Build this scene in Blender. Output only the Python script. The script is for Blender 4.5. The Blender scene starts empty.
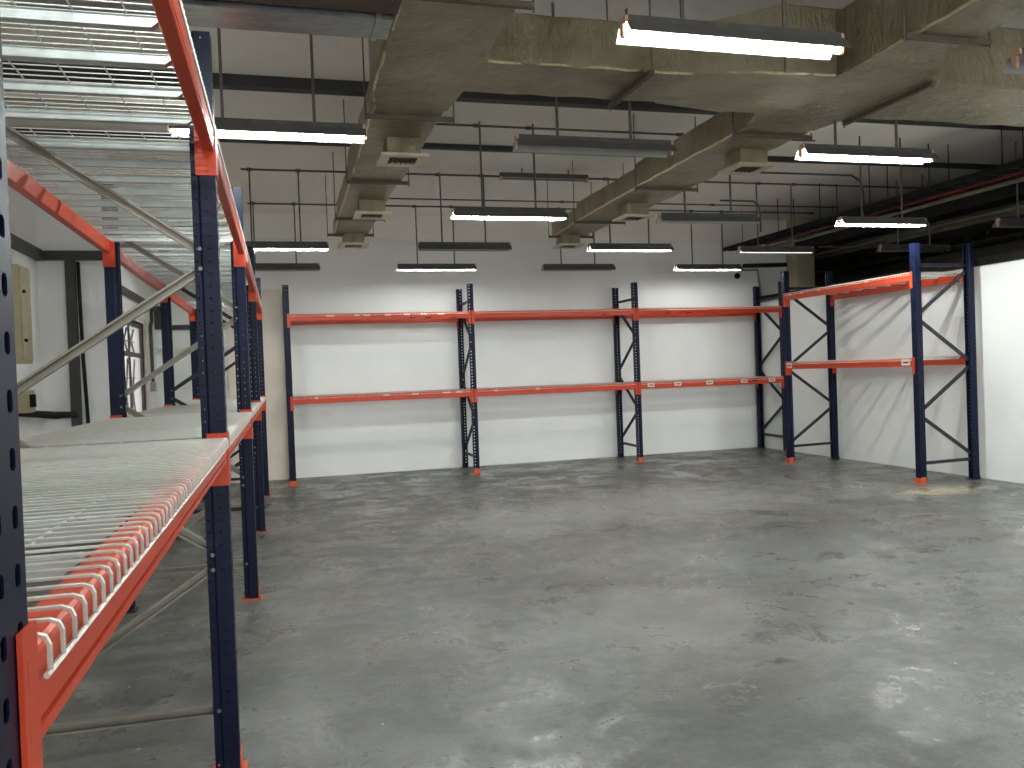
import bpy, math, random
from mathutils import Vector, Matrix
random.seed(7)
scene = bpy.context.scene
COL = scene.collection
PI = math.pi

# ------------------------------------------------------------------ materials
def new_mat(name, color, rough=.5, metal=0., spec=.5):
    m = bpy.data.materials.new(name); m.use_nodes = True
    b = m.node_tree.nodes['Principled BSDF']
    b.inputs['Base Color'].default_value = (*color, 1)
    b.inputs['Roughness'].default_value = rough
    b.inputs['Metallic'].default_value = metal
    b.inputs['Specular IOR Level'].default_value = spec
    return m, m.node_tree, b

def srgb(r, g, b):
    return tuple(((c/255)/12.92 if c/255 <= .04045 else ((c/255+.055)/1.055)**2.4) for c in (r, g, b))

def ramp(nt, src, stops):
    r = nt.nodes.new('ShaderNodeValToRGB')
    e = r.color_ramp.elements
    while len(e) < len(stops): e.new(.5)
    for el, (p, c) in zip(e, stops):
        el.position = p; el.color = (*c, 1) if len(c) == 3 else c
    nt.links.new(src, r.inputs[0])
    return r.outputs[0]

def noise(nt, scale, detail=5, rough=.55, stretch=(1, 1, 1), dist=0.):
    tc = nt.nodes.new('ShaderNodeTexCoord'); mp = nt.nodes.new('ShaderNodeMapping')
    mp.inputs['Scale'].default_value = stretch
    n = nt.nodes.new('ShaderNodeTexNoise')
    n.inputs['Scale'].default_value = scale; n.inputs['Detail'].default_value = detail
    n.inputs['Roughness'].default_value = rough; n.inputs['Distortion'].default_value = dist
    nt.links.new(tc.outputs['Object'], mp.inputs[0]); nt.links.new(mp.outputs[0], n.inputs['Vector'])
    return n.outputs['Fac']

def mixc(nt, fac, a, b, mode='MIX'):
    m = nt.nodes.new('ShaderNodeMix'); m.data_type = 'RGBA'; m.blend_type = mode
    for s, v in ((m.inputs[0], fac), (m.inputs[6], a), (m.inputs[7], b)):
        if hasattr(v, 'is_output') or isinstance(v, bpy.types.NodeSocket): nt.links.new(v, s)
        elif isinstance(v, (int, float)): s.default_value = v
        else: s.default_value = (*v, 1)
    return m.outputs[2]

def bump(nt, b, src, strength, dist=.01):
    n = nt.nodes.new('ShaderNodeBump'); n.inputs['Strength'].default_value = strength
    n.inputs['Distance'].default_value = dist
    nt.links.new(src, n.inputs['Height']); nt.links.new(n.outputs[0], b.inputs['Normal'])

def mottled(name, c1, c2, rough, scale=6, metal=0., spec=.5, bs=0., stretch=(1, 1, 1), r2=None, bscale=None, bd=.01, detail=5):
    m, nt, b = new_mat(name, c1, rough, metal, spec)
    f = noise(nt, scale, detail, .6, stretch)
    nt.links.new(ramp(nt, f, [(.32, c1), (.68, c2)]), b.inputs['Base Color'])
    if r2 is not None:
        mr = nt.nodes.new('ShaderNodeMapRange'); nt.links.new(f, mr.inputs[0])
        mr.inputs[1].default_value = .35; mr.inputs[2].default_value = .65
        mr.inputs[3].default_value = rough; mr.inputs[4].default_value = r2
        nt.links.new(mr.outputs[0], b.inputs['Roughness'])
    if bs: bump(nt, b, noise(nt, bscale or scale*3, 5, .6, stretch), bs, bd)
    return m

M = {}
M['wall'] = mottled('white_wall_paint', srgb(232, 232, 229), srgb(238, 238, 235), .62, 1.3, bs=.08, bscale=60)
M['ceiling'] = mottled('ceiling_paint', srgb(236, 232, 224), srgb(242, 238, 230), .8, 1.1, bs=.05, bscale=40)
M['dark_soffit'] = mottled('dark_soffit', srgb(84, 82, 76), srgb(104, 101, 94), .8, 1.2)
M['cream'] = mottled('cream_wall', srgb(226, 212, 196), srgb(232, 220, 206), .6, 1.5)
M['beige'] = mottled('beige_paint', srgb(178, 168, 140), srgb(190, 180, 152), .6, 2)
M['navy'] = mottled('navy_post_paint', (.003, .0055, .021), (.0045, .008, .030), .40, 8, spec=.2)
M['navy_dark'] = mottled('black_navy_paint', (.006, .007, .014), (.010, .011, .02), .42, 8)
M['orange'] = mottled('orange_beam_paint', (.50, .050, .018), (.58, .064, .023), .38, 5, spec=.3)
M['orange_foot'] = mottled('orange_foot_paint', (.62, .10, .03), (.50, .08, .03), .5, 20)
M['galv'] = mottled('galvanised_steel', (.46, .50, .485), (.56, .60, .58), .4, 14, metal=.3, r2=.5)
M['galv_brace'] = mottled('galvanised_brace', (.20, .185, .15), (.29, .27, .22), .38, 9, metal=.7, r2=.52)
M['wire'] = mottled('zinc_wire', (.50, .50, .45), (.62, .62, .56), .36, 30, metal=.35)
M['brace_dark'] = mottled('dark_brace_paint', (.007, .008, .014), (.012, .013, .02), .4, 9)
M['bolt'] = mottled('bolt_steel', (.14, .14, .14), (.2, .2, .2), .45, 20, metal=.8)
M['conduit'] = mottled('grey_conduit', srgb(74, 72, 66), srgb(92, 89, 82), .5, 6, metal=.2)
M['conduit_dark'] = mottled('dark_conduit', (.012, .012, .012), (.022, .021, .02), .7, 6, spec=.2)
M['rod'] = mottled('hanger_rod', srgb(88, 85, 78), srgb(104, 100, 92), .5, 8, metal=.2)
M['strap'] = mottled('duct_strap', srgb(78, 70, 56), srgb(94, 86, 70), .6, 8)
M['white_enamel'] = mottled('white_enamel', (.26, .265, .255), (.32, .325, .31), .45, 10)
M['fixture_back'] = mottled('grey_fixture_enamel', (.075, .072, .066), (.10, .097, .09), .6, 12, spec=.3)
M['socket'] = mottled('lampholder_plastic', (.55, .32, .22), (.62, .40, .28), .5, 20)
M['box'] = mottled('beige_electrical_box', srgb(150, 142, 110), srgb(166, 158, 126), .5, 6)
M['trim_dark'] = mottled('dark_trim', (.010, .009, .008), (.016, .015, .014), .9, 5, spec=.08)
M['black_trunking'] = mottled('charcoal_trunking', srgb(52, 52, 49), srgb(64, 63, 60), .55, 6)
M['band'] = mottled('dark_ceiling_bar', (.022, .023, .022), (.035, .035, .034), .6, 4)
M['red'] = mottled('red_pipe_paint', (.14, .012, .012), (.2, .018, .016), .5, 8)
M['old_duct'] = mottled('dull_duct', srgb(120, 116, 100), srgb(140, 134, 116), .5, 3, metal=.3, bs=.2)
M['sticker'] = mottled('paper_label', srgb(216, 208, 186), srgb(226, 218, 198), .6, 30)
M['ink'] = mottled('label_ink', (.02, .02, .02), (.03, .03, .03), .6, 20)
M['frame_metal'] = mottled('window_frame_bronze', srgb(58, 48, 40), srgb(72, 60, 50), .45, 8)
M['blade'] = mottled('diffuser_metal', srgb(190, 182, 156), srgb(204, 196, 170), .42, 12, metal=.2)

# wrinkled foil jacket of the ducts
m, nt, b = new_mat('duct_foil_jacket', srgb(132, 126, 106), .33, .6)
f1 = noise(nt, 2.2, 6, .6, (1, 1, 1), .2)
nt.links.new(ramp(nt, f1, [(.3, srgb(124, 114, 90)), (.5, srgb(146, 137, 112)), (.72, srgb(164, 156, 132))]), b.inputs['Base Color'])
f2 = noise(nt, 4.5, 9, .66, (1.6, 1.6, .7), .25)
bump(nt, b, f2, .9, .07)
M['duct'] = m
m, nt, b = new_mat('galvanised_sheet', (.36, .37, .36), .28, .85)
f = noise(nt, 9, 6, .6, (1, 3, 1), .5)
nt.links.new(ramp(nt, f, [(.35, (.28, .29, .29)), (.65, (.42, .43, .42))]), b.inputs['Base Color'])
bump(nt, b, f, .12, .01)
M['sheet'] = m
M['brown'] = mottled('brown_rusty_metal', (.055, .035, .022), (.09, .06, .04), .6, 6)

# polished, blotchy concrete
m, nt, b = new_mat('concrete_floor', (.2, .2, .19), .4, 0, .5)
big = noise(nt, .5, 8, .66, (1, 1, 1), .4)
base = ramp(nt, big, [(.30, (.068,.069,.062)), (.48, (.096,.097,.088)), (.62, (.128,.129,.118)), (.78, (.20, .20, .185))])
mid = noise(nt, 1.7, 13, .80, (1, 1, 1), .5)
midc = ramp(nt, mid, [(.30, (.62, .62, .61)), (.44, (.92, .92, .91)), (.53, (1.02, 1.02, 1.01)), (.60, (1.22, 1.22, 1.2)), (.72, (1.7, 1.7, 1.65))])
c = mixc(nt, 1., base, midc, 'MULTIPLY')
st = noise(nt, 2.2, 12, .82, (.5, 1.9, 1), .4)
c = mixc(nt, 1., c, ramp(nt, st, [(.36, (.80, .80, .79)), (.50, (1.0, 1.0, 1.0)), (.64, (1.28, 1.28, 1.26))]), 'MULTIPLY')
brn = noise(nt, .6, 5, .6, (1, 1, 1), .3)
c = mixc(nt, 1., c, ramp(nt, brn, [(.45, (1, 1, 1)), (.66, (1.04, .97, .88))]), 'MULTIPLY')
fine = noise(nt, 26, 10, .8)
c = mixc(nt, 1., c, ramp(nt, fine, [(.3, (.70, .70, .70)), (.7, (1.3, 1.3, 1.3))]), 'MULTIPLY')
scuff = noise(nt, 6.5, 9, .75, (1, 1, 1), .3)
c = mixc(nt, ramp(nt, scuff, [(.66, (0, 0, 0)), (.74, (.8, .8, .8))]), c, (.045, .045, .04))
white = noise(nt, 5.2, 10, .78, (1.4, .8, 1), .3)
c = mixc(nt, ramp(nt, white, [(.635, (0, 0, 0)), (.72, (.75, .75, .75))]), c, (.36, .36, .34))
pale = noise(nt, 1.15, 14, .74, (1, 1, 1), .25)
c = mixc(nt, ramp(nt, pale, [(.525, (0, 0, 0)), (.60, (.38, .38, .38)), (.68, (.62, .62, .62))]), c, (.25, .25, .23))
dk = noise(nt, 1.9, 12, .72, (.8, 1.2, 1), .25)
c = mixc(nt, ramp(nt, dk, [(.33, (.45, .45, .45)), (.40, (0, 0, 0))]), c, (.05, .05, .046))
sp2 = noise(nt, 17, 2, .5)
c = mixc(nt, ramp(nt, sp2, [(.755, (0, 0, 0)), (.77, (1, 1, 1))]), c, (.55, .55, .5))
# pale rubbed patches and the yellow spill by the right-hand rack: stains with a place of their own
def patch(c, x, y, rx, ry, col, lo=.42, hi=.62, amt=.8, ns=2.6):
    tc = nt.nodes.new('ShaderNodeTexCoord'); mp = nt.nodes.new('ShaderNodeMapping')
    mp.inputs['Location'].default_value = (-x/rx, -y/ry, 0); mp.inputs['Scale'].default_value = (1/rx, 1/ry, 0)
    nt.links.new(tc.outputs['Object'], mp.inputs[0])
    g = nt.nodes.new('ShaderNodeTexGradient'); g.gradient_type = 'SPHERICAL'
    nt.links.new(mp.outputs[0], g.inputs[0])
    n = noise(nt, ns, 8, .7, (1, 1, 1), 1.2)
    a = nt.nodes.new('ShaderNodeMath'); a.operation = 'MULTIPLY_ADD'
    nt.links.new(g.outputs['Fac'], a.inputs[0]); a.inputs[1].default_value = .55
    nt.links.new(n, a.inputs[2])
    k = ramp(nt, a.outputs[0], [(lo+.25, (0, 0, 0)), (hi+.25, (amt, amt, amt))])
    return mixc(nt, k, c, col)
c = patch(c, 4.2, 9.0, 2.6, 2.0, (.27,.27,.245), amt=.5)
c = patch(c, 2.3, 8.6, 1.0, 2.2, (.25,.25,.235), amt=.45)
c = patch(c, 2.2, 4.8, 1.5, 1.3, (.22,.22,.20), amt=.5)
c = patch(c, 7.45, 8.1, .9, .45, (.38,.33,.20), amt=.9, ns=4)
nt.links.new(c, b.inputs['Base Color'])
rr = noise(nt, 1.5, 13, .8, (1, 1, 1), .3)
mr = nt.nodes.new('ShaderNodeMapRange'); nt.links.new(rr, mr.inputs[0])
mr.inputs[1].default_value = .42; mr.inputs[2].default_value = .56; mr.inputs[3].default_value = .21; mr.inputs[4].default_value = .56
nt.links.new(mr.outputs[0], b.inputs['Roughness'])
bump(nt, b, mixc(nt, .4, mid, fine), .3, .014)
M['floor'] = m

def emis(name, col, s):
    m = bpy.data.materials.new(name); m.use_nodes = True; nt = m.node_tree
    b = nt.nodes['Principled BSDF']; b.inputs['Base Color'].default_value = (.9, .9, .9, 1)
    b.inputs['Emission Color'].default_value = (*col, 1); b.inputs['Emission Strength'].default_value = s
    return m
M['tube_on'] = emis('lit_fluorescent_tube', (.93, 1.0, .98), 64)
M['tube_dim'] = emis('weak_fluorescent_tube', (1.0, .96, .9), .35)
M['tube_soft'] = emis('back_row_fluorescent_tube', (.96, 1.0, .98), 24)
M['tube_strong'] = emis('boosted_fluorescent_tube', (.95, 1.0, .98), 120)  # output raised above the other tubes to brighten right and back walls
M['tube_off'] = mottled('unlit_tube_glass', (.16, .16, .15), (.2, .2, .19), .25, 5)
m, nt, b = new_mat('window_glass', (1, 1, 1), .02); b.inputs['Transmission Weight'].default_value = 1; b.inputs['IOR'].default_value = 1.05
M['glass'] = m

# ------------------------------------------------------------------ mesh builder
class MB:
    def __init__(s): s.v = []; s.f = []
    def add(s, vs, fs):
        o = len(s.v); s.v += [tuple(v) for v in vs]; s.f += [tuple(i+o for i in f) for f in fs]; return s
    def box(s, a, b):
        x0, x1 = sorted((a[0], b[0])); y0, y1 = sorted((a[1], b[1])); z0, z1 = sorted((a[2], b[2]))
        return s.add([(x0,y0,z0),(x1,y0,z0),(x1,y1,z0),(x0,y1,z0),(x0,y0,z1),(x1,y0,z1),(x1,y1,z1),(x0,y1,z1)],
                     [(0,3,2,1),(4,5,6,7),(0,1,5,4),(1,2,6,5),(2,3,7,6),(3,0,4,7)])
    def prism(s, poly, a, b, U, V):
        """closed 2D polygon swept from a to b; U, V are the section axes"""
        a, b, U, V = map(Vector, (a, b, U, V)); n = len(poly)
        vs = [a+U*p[0]+V*p[1] for p in poly] + [b+U*p[0]+V*p[1] for p in poly]
        fs = [(i, (i+1) % n, n+(i+1) % n, n+i) for i in range(n)]
        return s.add(vs, fs+[tuple(range(n))[::-1], tuple(range(n, 2*n))])
    def tube(s, pts, r, n=8):
        pts = [Vector(p) for p in pts]; rings = []
        N = None
        for i, p in enumerate(pts):
            d = ((pts[i+1]-p).normalized() if i+1 < len(pts) else Vector()) + ((p-pts[i-1]).normalized() if i else Vector())
            d.normalize()
            if N is None: N = d.cross(Vector((0, 0, 1)) if abs(d.z) < .9 else Vector((1, 0, 0))).normalized()
            N = (N-d*N.dot(d)).normalized(); B = d.cross(N)
            k = 1.0
            if 0 < i < len(pts)-1: k = 1/max(.6, (pts[i+1]-p).normalized().dot(d))
            rings.append([p+(N*math.cos(2*PI*j/n)+B*math.sin(2*PI*j/n))*r*k for j in range(n)])
        vs = [q for R in rings for q in R]; fs = []
        for i in range(len(pts)-1):
            for j in range(n):
                fs.append((i*n+j, i*n+(j+1) % n, (i+1)*n+(j+1) % n, (i+1)*n+j))
        fs.append(tuple(range(n))[::-1]); fs.append(tuple((len(pts)-1)*n+j for j in range(n)))
        return s.add(vs, fs)
    def bar(s, a, b, w, h, up=(0, 0, 1)):
        a, b = Vector(a), Vector(b); d = (b-a).normalized(); U = d.cross(Vector(up)).normalized(); V = U.cross(d)
        return s.prism([(-w/2, -h/2), (w/2, -h/2), (w/2, h/2), (-w/2, h/2)], a, b, U, V)
    def mesh(s, name, smooth=False):
        me = bpy.data.meshes.new(name); me.from_pydata(s.v, [], s.f); me.validate()
        import bmesh
        bm = bmesh.new(); bm.from_mesh(me); bmesh.ops.recalc_face_normals(bm, faces=bm.faces); bm.to_mesh(me); bm.free()
        if smooth:
            for p in me.polygons: p.use_smooth = True
        return me
    def obj(s, name, mat, parent=None, smooth=False, loc=(0, 0, 0), rot=(0, 0, 0)):
        return link(name, s.mesh(name, smooth), mat, parent, loc, rot)

def link(name, me, mat, parent=None, loc=(0, 0, 0), rot=(0, 0, 0)):
    o = bpy.data.objects.new(name, me); COL.objects.link(o)
    if mat is not None and not me.materials: me.materials.append(M[mat])
    o.parent = parent; o.location = loc; o.rotation_euler = rot
    return o
def tag(o, label, cat, group=None, kind=None):
    o['label'] = label; o['category'] = cat
    if group: o['group'] = group
    if kind: o['kind'] = kind
    return o
def empty(name, loc, label, cat, group=None):
    o = bpy.data.objects.new(name, None); COL.objects.link(o); o.location = loc; o.empty_display_size = .1
    return tag(o, label, cat, group)
def structure(name, mb, mat):
    o = mb.obj(name, mat); o['kind'] = 'structure'; return o

# ------------------------------------------------------------------ the room
ZC = 4.27; YB = 13.9; XR = 8.67; XL = -1.85; XN = -2.56; YP = 10.3
structure('floor', MB().box((-4, -5, -.12), (18, 24, 0)), 'floor')
structure('ceiling', MB().box((-4, -5, ZC), (18, 24, ZC+.15)), 'ceiling')
wb = MB().box((-2.8, YB, 0), (9.35, YB+.2, ZC)); structure('wall_back', wb, 'wall')
structure('trim_1', MB().box((XL, YB-.05, 3.86), (9.35, YB, ZC)), 'ceiling')       # shallow beam at the head of the back wall
structure('wall_right', MB().box((XR, -5, 0), (XR+.15, YB, 2.73)), 'wall')
structure('trim_2', MB().box((XR-.03, -5, 2.73), (XR+.19, YB, 2.825)), 'trim_dark')
structure('trim_3', MB().box((9.35, YB-.35, 0), (9.72, YB+.2, ZC)), 'beige')     # column beyond the corner
structure('trim_4', MB().box((-.80, YB-.07, 0), (.16, YB, 3.05)), 'cream')       # cream pilaster
# left wall with the tall window
WY0, WY1, WZ0, WZ1 = 11.05, 12.68, .95, 2.45
lw = MB(); lw.box((XL-.25, YP, 0), (XL, WY0, ZC)).box((XL-.25, WY1, 0), (XL, YB, ZC))
lw.box((XL-.25, WY0, 0), (XL, WY1, WZ0)).box((XL-.25, WY0, WZ1), (XL, WY1, ZC))
lw.box((XN-.25, YP, 0), (XL-.25, YP+.2, ZC))
structure('wall_left', lw, 'wall')
structure('wall_left.001', MB().box((XN-.2, -5, 0), (XN, YP, ZC)), 'wall')
structure('wall_front', MB().box((-3, -4, 3.9), (18, -3.8, ZC)).box((-3, -4, 0), (-2.2, -3.8, 3.9)).box((8.4, -4, 0), (18, -3.8, 3.9)), 'wall')   # wide opening behind the photographer, added to let light onto ceiling and walls
structure('wall_far_side', MB().box((17.8, -5, 0), (18, 24, ZC)), 'dark_soffit')
structure('wall_far_back', MB().box((9.5, 22, 0), (18, 22.2, ZC)), 'dark_soffit')
structure('wall_far_return', MB().box((9.35, YB+.2, 0), (9.5, 22, ZC)), 'dark_soffit')
wf = MB()
for y in (WY0, WY1-.06): wf.box((XL-.05, y, WZ0), (XL-.01, y+.06, WZ1))
wf.box((XL-.045, WY0+.62, WZ0), (XL-.02, WY0+.66, WZ1))
for z in (WZ0, WZ1-.06, 1.98): wf.box((XL-.07, WY0, z), (XL-.01, WY1, z+.055))
w1 = structure('window_1', wf, 'frame_metal')
g = MB().box((XL-.045, WY0+.04, WZ0+.04), (XL-.04, WY1-.04, WZ1-.04)).obj('pane', 'glass', w1)
gr = MB()
for y0, y1 in ((WY0+.08, WY0+.50), (WY0+.60, WY0+1.03), (WY0+1.12, WY1-.07)):
    for z0, z1 in ((WZ0+.08, 1.96), (2.05, WZ1-.08)):
        gr.bar((XL-.12, y0, z0), (XL-.12, y1, z1), .02, .02); gr.bar((XL-.12, y0, z1), (XL-.12, y1, z0), .02, .02)
for k in range(3): gr.bar((XL-.12, WY0+.03, WZ0+.25+k*.5), (XL-.12, WY1-.03, WZ0+.25+k*.5), .012, .012)
gr.obj('grille', 'frame_metal', w1)
structure('trim_5', MB().box((XL-.02, WY1, WZ0-.1), (XL+.03, WY1+.10, WZ1+.05)).box((XL-.02, WY0-.05, WZ1), (XL+.03, WY1+.1, WZ1+.07)), 'cream')

# dark bars under the ceiling slab
for (y, zz, hh, lab) in ((7.62, ZC-.10, .10, 'nearer, wider dark bar running across under the ceiling behind the main duct'),
                     (9.52, ZC-.06, .06, 'farther, thinner dark bar running across under the ceiling behind the off lamp')):
    o = MB().box((-2.5, y, zz), (15, y+(.12 if hh > .08 else .07), ZC)).obj('ceiling_bar', 'band')
    tag(o, lab, 'bar')

# ------------------------------------------------------------------ rack pieces
def cell(mb, O, U, V, N, w, h, hw, hh, hx=0):
    """sheet cell w x h (axes U, V) with an octagonal hole hw x hh, 2 mm thick along N"""
    O, U, V, N = map(Vector, (O, U, V, N)); t = -.0022
    outer = [(-w/2, -h/4), (-w/2, -h/2), (w/2, -h/2), (w/2, -h/4), (w/2, h/4), (w/2, h/2), (-w/2, h/2), (-w/2, h/4)]
    a = .35
    inner = [(-hw/2, -hh/2*(1-a)), (-hw/2*.5, -hh/2), (hw/2*.5, -hh/2), (hw/2, -hh/2*(1-a)), (hw/2, hh/2*(1-a)), (hw/2*.5, hh/2), (-hw/2*.5, hh/2), (-hw/2, hh/2*(1-a))]
    vs = [O+U*x+V*y for x, y in outer]+[O+U*(x+hx)+V*y for x, y in inner]
    vs += [v+N*t for v in vs]; fs = []
    for i in range(8):
        j = (i+1) % 8
        fs += [(i, j, 8+j, 8+i), (16+j, 16+i, 24+i, 24+j), (8+i, 8+j, 24+j, 24+i)]
    mb.add(vs, fs)

H = 3.03; PW = .09; PD = .095
def post_mesh():
    mb = MB(); n = int(H/.05)
    for k in range(n):
        z = .04+k*.05
        if z > H-.02: break
        for y in (-.0225, .0225):
            cell(mb, (0, y, z), (0, 1, 0), (0, 0, 1), (1, 0, 0), .045, .05, .015, .020)
        for sy in (-1, 1):
            cell(mb, (-.030, sy*.045, z), (1, 0, 0), (0, 0, 1), (0, sy, 0), .06, .05, .007, .008, -.006)
            cell(mb, (-.082, sy*.036, z), (1, 0, 0), (0, 0, 1), (0, sy, 0), .026, .05, .0085, .010)
    top = .04+(n-1)*.05+.025
    for sy in (-1, 1):
        mb.prism([(-.060, .045), (-.0695, .036), (-.0675, .034), (-.058, .0428)], (0, 0, .015), (0, 0, top), (1, 0, 0), (0, sy, 0))
        mb.prism([(-.095, .036), (-.095, .020), (-.0925, .020), (-.0925, .036)], (0, 0, .015), (0, 0, top), (1, 0, 0), (0, sy, 0))
    # solid shoe below the first slots
    mb.box((-.003, -.045, 0), (0, .045, .016)); mb.box((-.06, -.045, 0), (0, -.042, .016)); mb.box((-.06, .042, 0), (0, .045, .016))
    me = mb.mesh('upright_post'); return me
POST = post_mesh()
def foot_mesh():
    mb = MB().box((-.115, -.075, 0), (.025, .055, .006))
    mb.box((.0015, -.05, .004), (.0065, .05, .075)); mb.box((-.07, .0462, .004), (.0, .0512, .085))
    for y in (-.062,): mb.tube([(.012, y, .005), (.012, y, .02)], .008, 6)
    return mb.mesh('foot_plate')
FOOT = foot_mesh()
BOLT = MB().tube([(0, 0, 0), (0, .006, 0)], .009, 6).mesh('bolt'); BOLT.materials.append(M['bolt'])
BPROF = [(0, .082), (-.002, .087), (-.007, .090), (-.041, .090), (-.045, .086), (-.045, .004), (-.041, 0), (-.004, 0), (0, .003), (0, .015), (-.007, .016), (-.007, .022), (0, .023)]
def beam_mesh(L, h=.09):
    return MB().prism([(x, z if z < .05 else z+h-.09) for x, z in BPROF], (0, -L/2, 0), (0, L/2, 0), (1, 0, 0), (0, 0, 1)).mesh('beam')
def conn_mesh():
    """end plate at +y end of a beam; beam end at y=0, post beyond"""
    mb = MB().box((-.075, -.006, -.095), (.004, 0, .118))
    mb.box((.001, -.004, -.095), (.0055, .040, .118))
    for z in (-.07, -.02, .03, .08): mb.box((.005, .016, z-.010), (.0058, .028, z+.010))
    mb.tube([(-.03, -.012, -.075), (-.03, 0, -.075)], .005, 6)
    return mb.mesh('beam_connector')
CONN = conn_mesh()
def conn_mirror():
    me = CONN.copy(); me.name = 'beam_connector'
    for v in me.vertices: v.co.y = -v.co.y
    me.flip_normals(); return me
CONN2 = conn_mirror()

def rack(name, loc, rot, label, posts, bays, lower, upper, dark_from=99, sub=(), h=.09, D=.90):
    """local: x outward to the aisle (front face x=0), y along the rack"""
    R = empty(name, loc, label, 'pallet rack'); R.rotation_euler = (0, 0, rot)
    for i, y in enumerate(posts):
        dk = False
        p = link('upright_post', POST, 'navy', R, (0, y, 0)); link('foot_plate', FOOT, 'orange_foot', p); 
        q = link('upright_post', POST, 'navy', R, (-D, y, 0), (0, 0, PI))
        q2 = MB().box((-.115, -.055, 0), (.025, .075, .006)).box((.0015, -.05, .004), (.0065, .05, .05)).obj('foot_plate', 'navy_dark', q)
        # bracing between the posts
        mat = 'brace_dark' if i >= dark_from else 'galv_brace'
        xf, xr = -.075, -D+.075
        zz = [(.33, xr if sub_dir(sub, i) else xf)]
        z = .33; side = sub_dir(sub, i)
        for k in range(4):
            z0 = .33+k*.6 if k else .33; z1 = .82+k*.6
            z0 = .33 if k == 0 else .90+(k-1)*.61+.02
            z1 = .84+k*.61
            a = xr if side else xf; b_ = xf if side else xr
            chan(a, b_, y, z0, z1).obj('cross_brace', mat, R)
            side = not side
        chan(xr, xf, y, .265, .255).obj('horizontal_brace', mat, R)
        chan(xr, xf, y, 2.745, 2.745).obj('horizontal_brace', mat, R)
        for x, zs in ((xf+.003, (.265, .84, .90, 2.06, 2.14, 2.745)), (xr-.003, (.265, .33, 1.45, 1.53, 2.67, 2.745))):
            for z_ in zs: link('bolt', BOLT, None, R, (x, y-.0465, z_))
    for bi, (y0, y1) in enumerate(bays):
        L = (y1-y0)-PW-.002; yc = (y0+y1)/2
        bm_ = BM.setdefault((round(L, 3), h), beam_mesh(L, h))
        for zb in (lower, upper):
            for front in (True, False):
                o = link('beam', bm_, 'orange', R, (0 if front else -D, yc, zb), (0, 0, 0 if front else PI))
                link('beam_connector', CONN, None, o, (0, L/2, 0)); link('beam_connector', CONN2, None, o, (0, -L/2, 0))
    return R
BM = {}
def sub_dir(sub, i): return sub[i] if i < len(sub) else True
def chan(x0, x1, y, z0, z1):
    """C-channel brace in the plane y"""
    a, b_ = Vector((x0, y, z0)), Vector((x1, y, z1)); d = (b_-a).normalized(); U = Vector((0, 1, 0)); V = d.cross(U)
    if V.z < 0: V = -V
    w, h, t = .030, .038, .003
    poly = [(-w/2, -h/2), (w/2, -h/2), (w/2, h/2), (-w/2, h/2), (-w/2, h/2-.009), (-w/2+t, h/2-.009), (-w/2+t, h/2-t), (w/2-t, h/2-t), (w/2-t, -h/2+t), (-w/2+t, -h/2+t), (-w/2+t, -h/2+.009), (-w/2, -h/2+.009)]
    return MB().prism(poly, a, b_, U, V)
CONN.materials.append(M['orange']); CONN2.materials.append(M['orange'])
for me in (POST,): me.materials.append(M['navy'])
FOOT.materials.append(M['orange_foot'])

LEFT_Y = [.78, 3.615, 6.42, 9.22, 12.02]
BACK_X = [.11, 2.94, 5.77, 8.60]
RL, RU = 1.275, 2.53
left = rack('pallet_rack', (-.225, 0, 0), 0, 'long navy and orange pallet rack along the left side, nearest the camera', LEFT_Y, list(zip(LEFT_Y, LEFT_Y[1:])), RL, RU, 3, D=.94)
# back rack: local y runs to -X so that local x points to -Y
YF = 12.90
back = rack('pallet_rack', (0, YF, 0), -PI/2, 'three-bay navy and orange pallet rack standing along the back wall', BACK_X, list(zip(BACK_X, BACK_X[1:])), 1.225, 2.47, 0, h=.105)
RY = [8.70, 11.49]
XF = 7.655
right = rack('pallet_rack', (XF, 0, 0), PI, 'single-bay navy and orange pallet rack standing against the right wall', [-RY[1], -RY[0]], [(-RY[1], -RY[0])], 1.475, 2.55, 0, sub=[False, True], h=.105)

# stickers on the beams (parts of the beams)
def beams_of(R): return [o for o in R.children if o.name.startswith('beam') and not o.name.startswith('beam_conn')]
def sticker(R, yl, z, w, h, ink=True, front_x=.0012, mat='sticker'):
    best = min((o for o in beams_of(R) if abs(o.location.x) < .01), key=lambda o: abs(o.location.z-z)+abs(o.location.y-yl)*.3)
    L = MB().box((front_x-.001, yl-best.location.y-w/2, z-best.location.z-h/2), (front_x+.0012, yl-best.location.y+w/2, z-best.location.z+h/2))
    s = L.obj('paper_label', mat, best)
    if ink:
        MB().box((front_x+.001, yl-best.location.y-w*.32, z-best.location.z-h*.14), (front_x+.0018, yl-best.location.y+w*.32, z-best.location.z+h*.10)).obj('print', 'ink', s)
for x in (6.0, 6.5, 7.1, 7.77, 8.32): sticker(back, x, 1.285, .125, .066)
sticker(back, 7.98, 1.285, .10, .03, False, mat='ink')
for x, w in ((.75, .12), (1.15, .08), (1.30, .1), (1.62, .09), (1.92, .1), (2.18, .10), (2.45, .1)): sticker(back, x, 2.545, w, .022, False)
for x, w in ((.5, .05), (1.55, .10), (2.0, .10), (2.5, .12), (2.7, .1), (3.3, .07), (4.0, .07)): sticker(back, x, 1.305, w, .022, False)
for x in (2.0, 2.25, 2.65, 6.35, 6.75, 5.2): sticker(back, x, 2.49, .10, .018, False, mat='ink')
for y, ww in ((-8.86, .15), (-11.38, .14)): sticker(right, y, 1.53, ww, .075)
for y in (-9.55, -10.6, -11.0, -11.3): sticker(right, y, 2.63, .07, .02, False)

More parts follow.
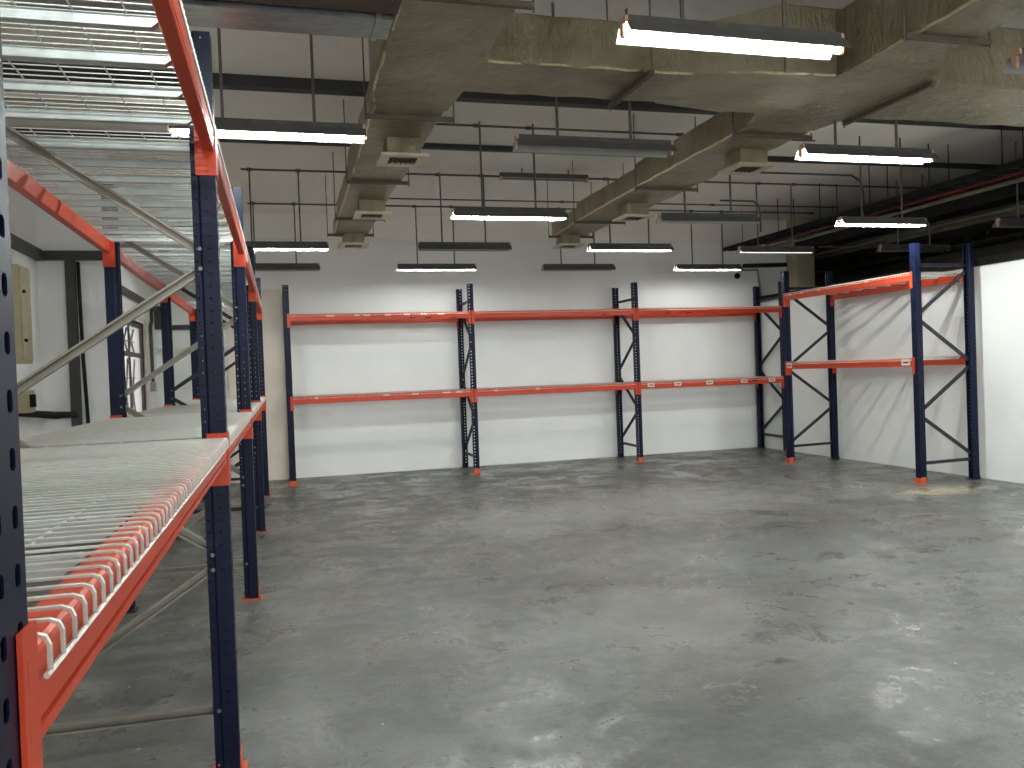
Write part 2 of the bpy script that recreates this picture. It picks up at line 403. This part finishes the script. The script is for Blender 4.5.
# ------------------------------------------------------------------ wire decks
DW = .895
def deck_mesh():
    mb = MB(); n = 19; r = .0026; D = .90
    zt = .0905+r+.0052
    for k in range(n):
        y = -DW/2+.012+k*(DW-.024)/(n-1)
        e = .0075
        mb.tube([(e, y, zt-.036), (e, y, zt-.011), (e-.003, y, zt-.0035), (e-.011, y, zt), (-D-e+.011, y, zt), (-D-e+.003, y, zt-.0035), (-D-e, y, zt-.011), (-D-e, y, zt-.036)], r, 5)
    for x in (.0075, -.14, -.27, -.40, -.53, -.66, -.79, -D-.0075):
        edge = x > 0 or x < -D
        z = zt-.036 if edge else zt-.0052
        mb.tube([(x, -DW/2, z), (x, DW/2, z)], .0032 if edge else r, 5)
    me = mb.mesh('wire_mesh'); me.materials.append(M['wire']); return me
DECK = deck_mesh()
def channel_mesh():
    mb = MB(); w = .013; z1 = .0895; z0 = .059; t = .002
    xa, xb = -.046, -.854
    # flat bottom web, two side walls and ends ramping up onto the beams
    mb.prism([(xa-.035, z0), (xb+.035, z0), (xb, z1-.002), (xb, z1), (xb+.034, z0+t), (xa-.034, z0+t), (xa, z1), (xa, z1-.002)], (0, -w, 0), (0, w, 0), (1, 0, 0), (0, 0, 1))
    for s in (-1, 1):
        mb.prism([(xa-.035, z0), (xb+.035, z0), (xb, z1), (xa, z1)], (0, s*w, 0), (0, s*(w+t), 0), (1, 0, 0), (0, 0, 1))
        mb.prism([(xa-.01, z1-t), (xb+.01, z1-t), (xb+.01, z1), (xa-.01, z1)], (0, s*w, 0), (0, s*(w+.006), 0), (1, 0, 0), (0, 0, 1))
    me = mb.mesh('support_channel'); me.materials.append(M['galv']); return me
CHAN = channel_mesh()
proto = bpy.data.objects.new('wire_deck', None); COL.objects.link(proto)
link('wire_mesh', DECK, None, proto)
for y in (-.31, 0, .31): link('support_channel', CHAN, None, proto, (0, y, 0))
first = True
def place_deck(loc, rot, label, group, depth=.90):
    global first
    if first: o = proto; first = False
    else:
        o = proto.copy(); COL.objects.link(o)
        for ch in proto.children:
            c = ch.copy(); COL.objects.link(c); c.parent = o
    o.location = loc; o.rotation_euler = (0, 0, rot); o.scale = (depth/.90, 1, 1)
    tag(o, label, 'wire deck', group)
order = ['nearest', 'middle', 'farthest']
bayn = ['first bay from the camera', 'second bay from the camera', 'third bay from the camera', 'last bay by the back wall']
for lv, zb, ln in ((0, RL, 'lower'), (1, RU, 'upper')):
    for bi in range(4):
        yc = (LEFT_Y[bi]+LEFT_Y[bi+1])/2
        for k in (-1, 0, 1):
            place_deck((-.225, yc+k*.905, zb), 0, f'{order[k+1]} wire deck panel on {ln} shelf of left rack, {bayn[bi]}', 'wire decks of the left rack', .94)
bn = ['left bay', 'middle bay', 'right bay']; on_ = ['left', 'middle', 'right']
for zb, ln in ((1.225, 'lower'), (2.47, 'upper')):
    for bi in range(3):
        xc = (BACK_X[bi]+BACK_X[bi+1])/2
        for k in (-1, 0, 1):
            place_deck((xc+k*.91, YF, zb+.015), -PI/2, f'{on_[k+1]} wire deck panel of three, {ln} shelf of back wall rack, {bn[bi]}', 'wire decks of the back rack')
for zb, ln in ((1.475, 'lower'), (2.55, 'upper')):
    for k in (-1, 0, 1):
        place_deck((XF, sum(RY)/2+k*.905, zb+.015), PI, f'{order[k+1]} of three wire deck panels on {ln} shelf of the rack at the right wall', 'wire decks of the right rack')

# ------------------------------------------------------------------ lamps
FL = 1.23; TZ = 3.2
def refl_mesh():
    prof = [(-.090, 0), (-.050, .060), (.050, .060), (.090, 0), (.088, -.001), (.087, .001), (.048, .057), (-.048, .057), (-.087, .001), (-.088, -.001)]
    return MB().prism(prof, (0, 0, 0), (FL, 0, 0), (0, 1, 0), (0, 0, 1)).mesh('reflector')
REFL = refl_mesh()
# the inside of the trough is white enamel, the outside and top are a much darker grey
REFL.materials.append(M['fixture_back']); REFL.materials.append(M['white_enamel'])
for p in REFL.polygons:
    n = p.normal
    if n.z < -.3 and abs(n.x) < .5: p.material_index = 1
BATT = MB().prism([(-.032, .0595), (.032, .0595), (.026, .100), (-.026, .100)], (.01, 0, 0), (FL-.01, 0, 0), (0, 1, 0), (0, 0, 1)).mesh('batten'); BATT.materials.append(M['fixture_back'])
def socket_mesh():
    mb = MB(); mb.prism([(-.016, .058), (-.019, .018), (-.012, -.004), (.012, -.004), (.019, .018), (.016, .058)], (-.012, 0, 0), (.006, 0, 0), (0, 1, 0), (0, 0, 1))
    mb.prism([(-.03, .095), (-.034, .058), (.034, .058), (.03, .095)], (-.004, 0, 0), (.012, 0, 0), (0, 1, 0), (0, 0, 1))
    me = mb.mesh('lampholder'); me.materials.append(M['socket']); return me
SOCK = socket_mesh()
TUBE = MB().tube([(.008, 0, .014), (FL-.008, 0, .014)], .0135, 10)
def tube_obj(mat, parent):
    me = TUBE.mesh('fluorescent_tube', True); return link('fluorescent_tube', me, mat, parent)
def fixture(x, y, state, label, ztop=4.2, rods=(.26, .73), z=TZ, rr=.011, group='suspended fluorescent lamps'):
    y -= .09
    R = empty('fluorescent_lamp', (x, y, z), label, 'lamp', group)
    link('reflector', REFL, None, R); link('batten', BATT, None, R)
    a = link('lampholder', SOCK, None, R, (.004, 0, 0)); b_ = link('lampholder', SOCK, None, R, (FL-.004, 0, 0), (0, 0, PI))
    if state == 'none': pass
    else: tube_obj({'on': 'tube_on', 'dim': 'tube_dim', 'soft': 'tube_soft', 'strong': 'tube_strong', 'off': 'tube_off'}[state], R)
    for r in rods:
        MB().tube([(FL*r, 0, .098), (FL*r, 0, ztop-z)], rr, 6).obj('suspension_rod', 'rod', R)
    return R
fixture(1.66, 3.84, 'on', 'bright lamp in front of the main duct, largest and nearest of the lit lamps', ZC)
fixture(1.69, 5.86, 'none', 'unlit lamp with dark reflector hanging below the main duct, left of the right branch duct', ZC)
fixture(4.00, 5.79, 'on', 'lit lamp hanging right of the branch duct with the square diffusers', ZC)
fixture(-.62, 5.78, 'on', 'lit lamp behind the orange upper beam, left of the left branch duct', ZC)
fixture(1.76, 8.50, 'strong', 'lit lamp hanging between the two branch ducts in the middle', 4.2)
fixture(1.75, 10.70, 'none', 'unlit dark lamp just behind the middle lit lamp, between the duct ends', 4.2)
fixture(1.76, 12.78, 'soft', 'small lit lamp over the left bay of the back rack', 4.2)
fixture(4.10, 12.82, 'none', 'small unlit lamp over the middle bay of the back rack, under the duct end', 4.2)
fixture(4.09, 10.72, 'soft', 'dim lamp in the far row just right of the right duct end', 4.2)
fixture(-.60, 10.73, 'on', 'lit lamp beside the top of the left rack posts', 4.2)
fixture(-.62, 12.72, 'none', 'unlit lamp under the lit one near the back left corner', 4.2)
fixture(4.11, 8.57, 'none', 'unlit dark lamp to the right of the duct with square diffusers, middle row', 4.2)
fixture(6.47, 12.88, 'soft', 'small lit lamp at the back wall above the last bay of the back rack', 4.2)
fixture(6.48, 10.88, 'dim', 'weakly lit lamp with dark rods in front of the beige column', 4.2)
fixture(6.48, 8.62, 'strong', 'lit lamp above the rack at the right wall', ZC)
fixture(8.72, 10.64, 'none', 'unlit lamp beyond the right wall, above the wall rack beams', ZC)
fixture(8.75, 8.55, 'none', 'unlit lamp beyond the right wall near the right picture edge', ZC)
fixture(4.03, 3.84, 'none', 'unlit lamp with pink lampholder at the upper right picture edge', ZC)
# lit lamps added out of view to brighten near floor, shelves and right wall
for x, y, q, l in ((-.62, 1.9, 'on', 'added lit lamp above the near bay of the left rack, above the picture'), (6.45, 3.84, 'strong', 'added lit lamp beyond the right picture edge, nearer one'), (6.45, 5.79, 'strong', 'added lit lamp beyond the right picture edge, farther one')):
    fixture(x, y, q, l, ZC)
# bare batten fixture on the ceiling between the ducts
R = empty('batten_lamp', (2.86, 10.55, 4.135), 'bare unlit batten lamp fixed under the ceiling between the ducts', 'lamp')
MB().box((0, -.03, .02), (1.22, .03, .07)).obj('batten', 'fixture_back', R)
for x in (0, 1.19): MB().box((x, -.025, -.03), (x+.03, .025, .03)).obj('lampholder', 'socket', R)
MB().tube([(.02, 0, -.005), (1.2, 0, -.005)], .013, 8).obj('fluorescent_tube', 'tube_off', R, True)
MB().tube([(.3, 0, .07), (.3, 0, ZC-4.135)], .01, 6).obj('bracket', 'rod', R); MB().tube([(.95, 0, .07), (.95, 0, ZC-4.135)], .01, 6).obj('bracket', 'rod', R)

# conduits under the ceiling with tee boxes where the rods drop
def conduit(name, pts, r, label, tees=(), mat='conduit'):
    R = MB().tube(pts, r, 8).obj(name, mat, None, True); tag(R, label, 'conduit')
    for t in tees:
        MB().tube([(t[0]-.03, t[1], t[2]), (t[0]+.03, t[1], t[2])], r*1.7, 8).obj('tee_box', mat, R, True)
    return R
def cx(z, y, x0, x1, label, xs, r=.013):
    return conduit('ceiling_conduit', [(x0, y, z), (x1, y, z)], r, label, [(x, y, z) for x in xs])
cx(4.20, 10.73, -.38, 2.9, 'grey conduit across the ceiling over the row of lamps at the duct ends, left half', (-.28, .30, 2.07, 2.65))
cx(4.20, 10.72, 4.10, 10.6, 'grey conduit across the ceiling over the row of lamps at the duct ends, right half', (4.41, 4.99, 6.80, 7.38))
cx(4.20, 12.78, -.38, 9.2, 'farthest grey conduit across the ceiling along the back wall lamps', (-.30, .28, 2.08, 2.66, 4.42, 5.0, 6.79, 7.37))
cx(4.20, 12.25, 1.2, 9.3, 'thin grey conduit just in front of the farthest one by the back wall', (4.3, 6.9), .011)
cx(4.20, 8.56, 1.2, 6.2, 'grey conduit across the ceiling over the middle lit lamp', (2.08, 2.66, 4.43, 5.01), .012)
conduit('bent_conduit', [(5.3, 10.1, 4.2), (7.9, 10.1, 4.2), (8.05, 10.1, 4.12), (8.08, 10.1, 3.98), (8.08, 10.1, 3.45)], .014, 'grey conduit that bends down near the right wall rack lamp')
conduit('bent_conduit', [(6.9, 12.0, 4.22), (7.5, 12.0, 4.22), (7.6, 12.0, 4.15), (7.62, 12.0, 4.0), (7.62, 12.0, 3.72)], .014, 'dark conduit with hooked bend dropping to the cable tray')
conduit('wall_conduit', [(7.75, 13.82, 3.33), (8.68, 13.82, 3.33), (8.70, 13.84, 3.30), (8.74, 13.84, 2.84)], .018, 'pale conduit running from the last lamp down to the wall top in the corner', mat='white_enamel')
o = MB().tube([(8.29, YB-.03, 3.23), (8.29, YB+.01, 3.23)], .055, 16).obj('wall_port', 'conduit_dark'); tag(o, 'small round black port on the back wall above the rack', 'port')

# ------------------------------------------------------------------ ducts
def duct_section(mb, x0, x1, y0, y1, z0, z1, r=.03, along='y', seg=.16, amp=.008, seed=1):
    """slightly sagging jacketed rectangular duct"""
    rnd = random.Random(seed)
    if along == 'y': A0, A1, B0, B1 = y0, y1, x0, x1
    else: A0, A1, B0, B1 = x0, x1, y0, y1
    n = max(2, int((A1-A0)/seg)); ring = []
    prof = []
    nb = 6
    for i in range(nb+1): prof.append((B0+r+(B1-B0-2*r)*i/nb, z0))
    for i in range(1, 4): prof.append((B1-r+r*math.sin(PI/2*i/4), z0+r-r*math.cos(PI/2*i/4)))
    for i in range(4): prof.append((B1, z0+r+(z1-z0-2*r)*i/3))
    for i in range(1, 4): prof.append((B1-r+r*math.cos(PI/2*i/4), z1-r+r*math.sin(PI/2*i/4)))
    for i in range(nb+1): prof.append((B1-r-(B1-B0-2*r)*i/nb, z1))
    for i in range(1, 4): prof.append((B0+r-r*math.sin(PI/2*i/4), z1-r+r*math.cos(PI/2*i/4)))
    for i in range(4): prof.append((B0, z1-r-(z1-z0-2*r)*i/3))
    for i in range(1, 4): prof.append((B0+r-r*math.cos(PI/2*i/4), z0+r-r*math.sin(PI/2*i/4)))
    m_ = len(prof); vs = []; fs = []
    bc, zc = (B0+B1)/2, (z0+z1)/2
    for k in range(n+1):
        a = A0+(A1-A0)*k/n; s = rnd.uniform(-amp, amp)
        for (b_, z) in prof:
            e = 0 if k in (0, n) else rnd.uniform(-amp*.5, amp*.5)+s*.5
            db = (1 if b_ > bc else -1)*e*.6; dz = (1 if z > zc else -1)*e
            vs.append((b_+db, a, z+dz) if along == 'y' else (a, b_+db, z+dz))
    for k in range(n):
        for j in range(m_): fs.append((k*m_+j, k*m_+(j+1) % m_, (k+1)*m_+(j+1) % m_, (k+1)*m_+j))
    fs.append(tuple(range(m_))); fs.append(tuple(range(n*m_, (n+1)*m_)))
    mb.add(vs, fs)
ZD = 3.50; ZT = 3.79
def loft(mb, A, B):
    """rect loft between two (x0,x1,z0,z1,y) rings along y, or along x when 5th item is ('x',v)"""
    def ring(q):
        a0, a1, z0, z1, t = q
        if isinstance(t, tuple): return [(t[1], a0, z0), (t[1], a1, z0), (t[1], a1, z1), (t[1], a0, z1)]
        return [(a0, t, z0), (a1, t, z0), (a1, t, z1), (a0, t, z1)]
    mb.add(ring(A)+ring(B), [(0, 1, 5, 4), (1, 2, 6, 5), (2, 3, 7, 6), (3, 0, 4, 7), (0, 3, 2, 1), (4, 5, 6, 7)])
D1 = empty('air_duct', (.95, 0, ZD), 'left foil-wrapped branch duct with square diffusers running to the back wall', 'duct')
def dpart(root, mb, name='duct_run', mat='duct', smooth=True):
    o = mb.obj(name, mat, root); o.location = -Vector(root.location)
    if smooth:
        for p in o.data.polygons: p.use_smooth = True
        try: o.data.set_sharp_from_angle(angle=math.radians(40))
        except Exception: pass
    return o
mb = MB(); duct_section(mb, .64, 1.27, 1.0, 5.55, ZD, ZT+.06, seed=2); loft(mb, (.66, 1.26, ZD, ZT+.05, 5.5), (.69, 1.23, ZD, ZT-.02, 5.95)); dpart(D1, mb)
mb = MB(); duct_section(mb, .70, 1.22, 5.9, 8.2, ZD, ZT-.03, seed=3); dpart(D1, mb)
mb = MB(); duct_section(mb, .72, 1.20, 8.2, 10.2, ZD, ZT-.06, seed=4); dpart(D1, mb)
mb = MB(); duct_section(mb, .75, 1.20, 10.2, 11.45, ZD, ZT-.08, seed=5); dpart(D1, mb)
D2 = empty('air_duct', (4.0, 0, ZD), 'right foil-wrapped branch duct with square diffusers running to the back wall', 'duct')
mb = MB(); loft(mb, (3.55, 4.45, ZD+.01, ZT, 5.5), (3.70, 4.33, ZD, ZT-.02, 6.0)); duct_section(mb, 3.70, 4.33, 5.98, 8.15, ZD, ZT-.03, seed=6); dpart(D2, mb)
mb = MB(); duct_section(mb, 3.74, 4.35, 8.15, 10.1, ZD, ZT-.05, seed=7); dpart(D2, mb)
mb = MB(); duct_section(mb, 3.80, 4.30, 10.1, 11.3, ZD, ZT-.08, seed=8); dpart(D2, mb)
D3 = empty('air_duct', (4, 5.2, ZD), 'wide foil-wrapped main duct running across the room behind the bright near lamp', 'duct')
mb = MB(); duct_section(mb, 1.24, 2.7, 4.95, 5.53, ZD, ZT+.03, along='x', seed=9)
loft(mb, (4.95, 5.53, ZD, ZT+.03, ('x', 2.68)), (4.82, 5.66, ZD, ZT+.17, ('x', 3.3))); duct_section(mb, 3.28, 4.35, 4.80, 5.66, ZD, ZT+.17, along='x', seed=10); dpart(D3, mb)
mb = MB(); duct_section(mb, 4.35, 7.5, 4.84, 5.62, ZD-.005, ZT+.17, along='x', seed=11); dpart(D3, mb)
D4 = empty('air_duct', (3.9, 2.5, ZD), 'foil-wrapped duct coming toward the camera from the main duct, top right', 'duct')
mb = MB(); duct_section(mb, 3.67, 4.12, 1.0, 4.35, ZD, ZT+.12, seed=12); loft(mb, (3.67, 4.12, ZD, ZT+.12, 4.34), (3.67, 4.48, ZD, ZT+.13, 4.82)); dpart(D4, mb)
M['foil'] = mottled('crease_foil', srgb(186, 172, 132), srgb(214, 204, 168), .28, 20, metal=.6, bs=.5, bscale=50)  # bright line of a creased duct edge, put in as paler foil
def crease(root, pts, seed):
    rnd = random.Random(seed); P = []
    for a, b_ in zip(pts, pts[1:]):
        a, b_ = Vector(a), Vector(b_); n = max(2, int((b_-a).length/.09))
        for k in range(n): P.append(a.lerp(b_, k/n)+Vector((rnd.uniform(-.004, .004), rnd.uniform(-.004, .004), rnd.uniform(-.005, .005))))
    P.append(Vector(pts[-1])); mb = MB(); mb.tube(P, .011, 6); dpart(root, mb, 'edge_crease', 'foil')
crease(D1, [(.665, 1.2, ZD+.01), (.665, 5.5, ZD+.01), (.71, 5.95, ZD+.01), (.73, 10.2, ZD+.01), (.76, 11.4, ZD+.01)], 1)
crease(D2, [(3.56, 5.52, ZD+.02), (3.71, 6.0, ZD+.01), (3.71, 8.1, ZD+.01), (3.755, 10.1, ZD+.01), (3.815, 11.25, ZD+.01)], 2)
crease(D3, [(1.3, 4.965, ZD+.01), (2.68, 4.965, ZD+.01), (3.3, 4.825, ZD+.01), (3.66, 4.815, ZD+.01)], 3)
crease(D4, [(3.682, 1.2, ZD+.01), (3.682, 4.34, ZD+.01), (3.682, 4.80, ZD+.01)], 4)
# hangers under the ducts: an angle bar and two thin rods each
def hanger(x0, x1, y, label, z=ZD, along='x', zt=ZC):
    if along == 'x': a, b_ = (x0, y, z-.018), (x1, y, z-.018)
    else: a, b_ = (y, x0, z-.018), (y, x1, z-.018)
    R = MB().bar(a, b_, .035, .03).obj('duct_hanger', 'strap'); tag(R, label, 'hanger', 'bar hangers under the ducts')
    for p in (a, b_):
        q = Vector(p)
        MB().tube([(q.x, q.y, z-.05), (q.x, q.y, zt)], .006, 6).obj('hanger_rod', 'rod', R)
    return R
hanger(.60, 1.33, 4.12, 'bar hanger under the near end of the left branch duct')
hanger(.66, 1.31, 6.08, 'bar hanger below the left branch duct, in front of its first diffuser')
hanger(.68, 1.28, 8.15, 'bar hanger below the left branch duct, between its first two diffusers')
hanger(.69, 1.27, 10.05, 'bar hanger below the left branch duct, behind its second diffuser')
hanger(.66, 1.26, 11.2, 'bar hanger below the left branch duct at its far end')
hanger(3.66, 4.40, 6.12, 'bar hanger below the right branch duct, near the main duct')
hanger(3.68, 4.40, 8.12, 'bar hanger below the right branch duct, behind its first diffuser')
hanger(3.70, 4.40, 10.08, 'bar hanger below the right branch duct, behind its second diffuser')
hanger(3.72, 4.38, 11.2, 'bar hanger below the right branch duct at its far end')
hanger(4.90, 5.60, 2.36, 'bar hanger crossing under the main duct, left of the branch', along='y')
hanger(4.78, 5.72, 4.42, 'bar hanger crossing under the main duct, right of the branch', along='y')
hanger(3.60, 4.22, 4.10, 'bar hanger below the duct that comes toward the camera')

def diffuser(x, y, label, w=.135, zb=3.37):
    R = empty('air_diffuser', (x, y, zb), label, 'diffuser', 'square diffusers under the ducts')
    n = MB(); n.box((-w, -w, 0), (w, w, ZD-zb+.01)); n.obj('neck', 'duct', R)
    fr = MB(); W = w+.055; I = w-.02
    for a, b_ in (((-W, -W), (W, -I)), ((-W, I), (W, W)), ((-W, -I), (-I, I)), ((I, -I), (W, I))):
        fr.box((a[0], a[1], -.022), (b_[0], b_[1], .0))
    fr.obj('flange', 'blade', R)
    MB().box((-I, -I, -.001), (I, I, .001)).obj('throat', 'brown', R)
    bl = MB()
    for k in range(5):
        t = -I+.03+k*(2*I-.06)/4
        bl.bar((t, -I, -.010), (t, I, -.010), .004, .018)
        bl.bar((-I, t, -.006), (I, t, -.006), .018, .003)
    bl.obj('louvre', 'strap', R)
diffuser(1.02, 6.80, 'first and nearest square diffuser under the left branch duct')
diffuser(1.02, 9.18, 'second square diffuser under the left branch duct')
diffuser(1.00, 11.3, 'last square diffuser under the left branch duct, at its far end')
diffuser(4.14, 6.72, 'first and nearest square diffuser under the right branch duct')
diffuser(4.08, 9.10, 'second square diffuser under the right branch duct')
diffuser(4.02, 11.25, 'last square diffuser under the right branch duct, at its far end')

# galvanised flat duct at the upper left with a brown board in front
o = MB().box((-1.2, 4.40, ZD-.03), (.64, 4.66, ZD+.16)).obj('flat_duct', 'sheet'); tag(o, 'shiny flat galvanised duct at top left joining the left duct', 'duct')
MB().box((.55, 4.38, ZD-.035), (.58, 4.68, ZD+.165)).obj('flange', 'sheet', o)
o = MB().box((-1.2, 4.10, ZD-.01), (.66, 4.37, ZD+.12)).obj('cable_channel', 'brown'); tag(o, 'dark brown channel running in front of the shiny flat duct', 'channel')
for x, l in ((-.28, 'left'), (.36, 'right')):
    o = MB().tube([(x, 4.52, ZD+.15), (x, 4.52, ZC)], .007, 6).obj('hanger_rod', 'rod'); tag(o, f'{l} thin rod holding the shiny flat duct', 'rod')

# ------------------------------------------------------------------ things on the left wall
R = empty('electrical_box', (-2.37, 8.65, 1.9), 'tall beige electrical box on the left wall behind the near rack', 'electrical box')
MB().box((-.19, -.15, -.06), (.10, .20, .84)).obj('body', 'box', R)
MB().box((.10, -.12, -.03), (.112, .17, .81)).obj('door', 'box', R)
for z in (.15, .6): MB().tube([(.112, -.08, z), (.135, -.08, z)], .015, 8).obj('lock', 'trim_dark', R)
R = empty('isolator_switch', (-2.38, 8.75, 1.52), 'small grey isolator box below the tall electrical box', 'switch')
MB().box((-.14, -.15, -.14), (.10, .15, .07)).obj('body', 'box', R)
MB().box((.10, -.03, -.09), (.14, .03, .03)).obj('handle', 'trim_dark', R)
def trunk(mb, label, mat='black_trunking'): return tag(mb.obj('cable_trunking', mat), label, 'trunking')
trunk(MB().box((XN, 7.0, 3.02), (XN+.09, YP, 3.12)).box((XN, YP-.09, 3.02), (XL+.02, YP, 3.12)), 'dark trunking along the left wall turning onto the pier')
trunk(MB().box((XN, 8.50, 2.89), (XN+.16, 8.72, ZC)), 'wide dark vertical trunking above the electrical box')
trunk(MB().box((-2.27, YP-.07, 0), (-2.17, YP, 3.02)), 'dark vertical trunking down the pier behind the near rack')
conduit('pier_cable', [(-2.14, YP-.04, 3.0), (-2.13, YP-.04, 2.0), (-2.10, YP-.04, 1.0)], .02, 'black cable hanging beside the vertical trunking on the pier', mat='conduit_dark')
conduit('low_pipe', [(-2.42, 8.6, 1.39), (-2.42, 10.22, 1.30), (-2.20, 10.22, 1.30)], .03, 'black pipe running low from the isolator to the pier trunking', mat='conduit_dark')
trunk(MB().box((XL, YP+.05, 2.72), (XL+.06, YB-.02, 2.80)).box((XL, YB-.09, 2.45), (XL+.12, YB, 2.8)).box((XL+.1, YB-.07, 2.44), (-1.30, YB, 2.51)), 'dark trunking above the window that steps down onto the back wall')
conduit('window_conduit', [(XL+.03, 13.35, 2.72), (XL+.03, 13.35, 2.55), (XL+.03, 13.2, 2.45), (XL+.03, 13.2, 1.62)], .022, 'grey conduit dropping beside the window to a small box')
o = MB().box((XL, 13.12, 1.50), (XL+.06, 13.3, 1.64)).obj('socket_box', 'white_enamel'); tag(o, 'small white socket box at the end of the window conduit', 'socket')

# ------------------------------------------------------------------ services above and beyond the right wall
def pipe(name, x, z, r, y0, y1, mat, label, cat='pipe'):
    return tag(MB().tube([(x, y0, z), (x, y1, z)], r, 12).obj(name, mat, None, True), label, cat)
def ductbox(x0, x1, z0, z1, y0, y1, mat, label):
    mb = MB(); duct_section(mb, x0, x1, y0, y1, z0, z1, r=.02, seed=int(x0*10)); return tag(mb.obj('service_duct', mat), label, 'duct')
# cable tray with rungs
R = empty('cable_tray', (8.1, 9, 3.70), 'dark cable tray running above the right wall rack to the back corner', 'cable tray')
t = MB()
for x in (-.14, .14): t.box((x-.006, -4.5, -.03), (x+.006, 4.8, .04))
for k in range(31): t.box((-.14, -4.5+k*.3, -.028), (.14, -4.46+k*.3, -.012))
t.obj('tray', 'conduit_dark', R)
c_ = MB()
for k, x in enumerate((-.09, -.03, .02, .08)): c_.tube([(x, -4.5, .0), (x+.01, 0, .005), (x-.01, 4.8, .0)], .022, 6)
c_.obj('cable_bundle', 'trim_dark', R)
for k in range(8):
    for x in (-.15, .15): MB().tube([(x, -3.6+k*1.1, -.03), (x, -3.6+k*1.1, ZC-3.70)], .007, 6).obj('hanger_rod', 'conduit_dark', R)
pipe('sprinkler_pipe', 8.62, 3.80, .075, 2, 13.4, 'red', 'dark red sprinkler pipe high beyond the cable tray')
pipe('sprinkler_pipe', 8.92, 3.74, .03, 2, 21, 'old_duct', 'thin pale pipe just below the dark red sprinkler pipe')
ductbox(9.2, 9.62, 3.62, 3.84, 2, 13.4, 'conduit_dark', 'dark flat service duct beyond the red pipe')
ductbox(10.1, 10.9, 3.55, 3.85, 2, 21, 'old_duct', 'dull grey service duct beyond the right wall')
ductbox(11.6, 12.4, 3.25, 3.55, 9.6, 21, 'old_duct', 'brownish service duct seen over the right wall rack')
ductbox(12.9, 13.6, 3.3, 3.6, 2, 21, 'conduit_dark', 'darkest service duct farthest beyond the right wall')
pipe('service_pipe', 9.85, 3.60, .035, 2, 21, 'old_duct', 'pale pipe running beside the dull grey service duct')
pipe('service_pipe', 11.25, 3.42, .05, 2, 21, 'conduit_dark', 'dark pipe between the two service ducts beyond the right wall')
pipe('service_pipe', 10.4, 3.30, .03, 8, 21, 'conduit_dark', 'thin dark pipe under the dull grey service duct')
for i, (y, z, x0, x1) in enumerate(((12.4, 3.55, 9.0, 14), (15.5, 3.5, 9.8, 16), (18.5, 3.45, 9.8, 17), (10.2, 3.78, 8.9, 14))):
    R = MB().tube([(x0, y, z), (x1, y, z)], .02, 8).obj('cross_pipe', 'conduit', None, True)
    tag(R, ['cross pipe just past the column beyond the wall', 'second cross pipe in the dark space beyond the wall', 'farthest cross pipe in the dark space beyond the wall', 'high cross pipe above the right wall rack'][i], 'pipe')
    k = 0
    x = x0+.3
    while x < x1:
        MB().tube([(x, y, z), (x, y, ZC)], .009, 6).obj('drop_rod', 'conduit', R); x += .75
for x, y, l in ((10.6, 16.5, 'unlit lamp deep in the dark space, left one'), (13.0, 16.5, 'unlit lamp deep in the dark space, right one'), (12.2, 13.0, 'unlit lamp in the dark space under the brownish duct')):
    fixture(x, y, 'off', l, ZC, z=3.1)
# weak lamps far away in the dark neighbouring hall
fixture(14.5, 11.5, 'dim', 'weak lamp far off in the neighbouring hall', ZC, z=3.6)
fixture(11.2, 19.0, 'dim', 'weak lamp at the far end of the neighbouring hall', ZC, z=3.6)
tag(MB().tube([(8.25, 13.6, 3.38), (9.15, 13.6, 3.40)], .04, 10).obj('service_pipe', 'conduit_dark', None, True), 'short dark tube across the back corner above the wall top', 'pipe')

# ------------------------------------------------------------------ world, camera
w = bpy.data.worlds.new('World'); scene.world = w; w.use_nodes = True
bg = w.node_tree.nodes['Background']; bg.inputs[0].default_value = (.95, .98, 1, 1); bg.inputs[1].default_value = .8

F, YAW, PITCH, ROLL, CH = 832.0321, math.radians(15.465), math.radians(.867), math.radians(-2.108), 1.5997
cy, sy, cp, sp_ = math.cos(YAW), math.sin(YAW), math.cos(PITCH), math.sin(PITCH)
fwd = Vector((sy*cp, cy*cp, -sp_)); rt = Vector((cy, -sy, 0)); up = rt.cross(fwd)
cr, sr = math.cos(ROLL), math.sin(ROLL)
r2 = rt*cr+up*sr; u2 = -rt*sr+up*cr
cam = bpy.data.cameras.new('camera'); co = bpy.data.objects.new('camera', cam); COL.objects.link(co)
co.matrix_world = Matrix(((r2.x, u2.x, -fwd.x, 0), (r2.y, u2.y, -fwd.y, 0), (r2.z, u2.z, -fwd.z, CH), (0, 0, 0, 1)))
cam.sensor_width = 36; cam.lens = F/1024*36; cam.clip_start = .02; cam.clip_end = 200
scene.camera = co
scene.cycles.max_bounces = 14; scene.cycles.diffuse_bounces = 10
vs = scene.view_settings
vs.view_transform = 'Standard'; vs.look = 'None'; vs.gamma = 1; vs.use_curve_mapping = False
vs.exposure = 1.85
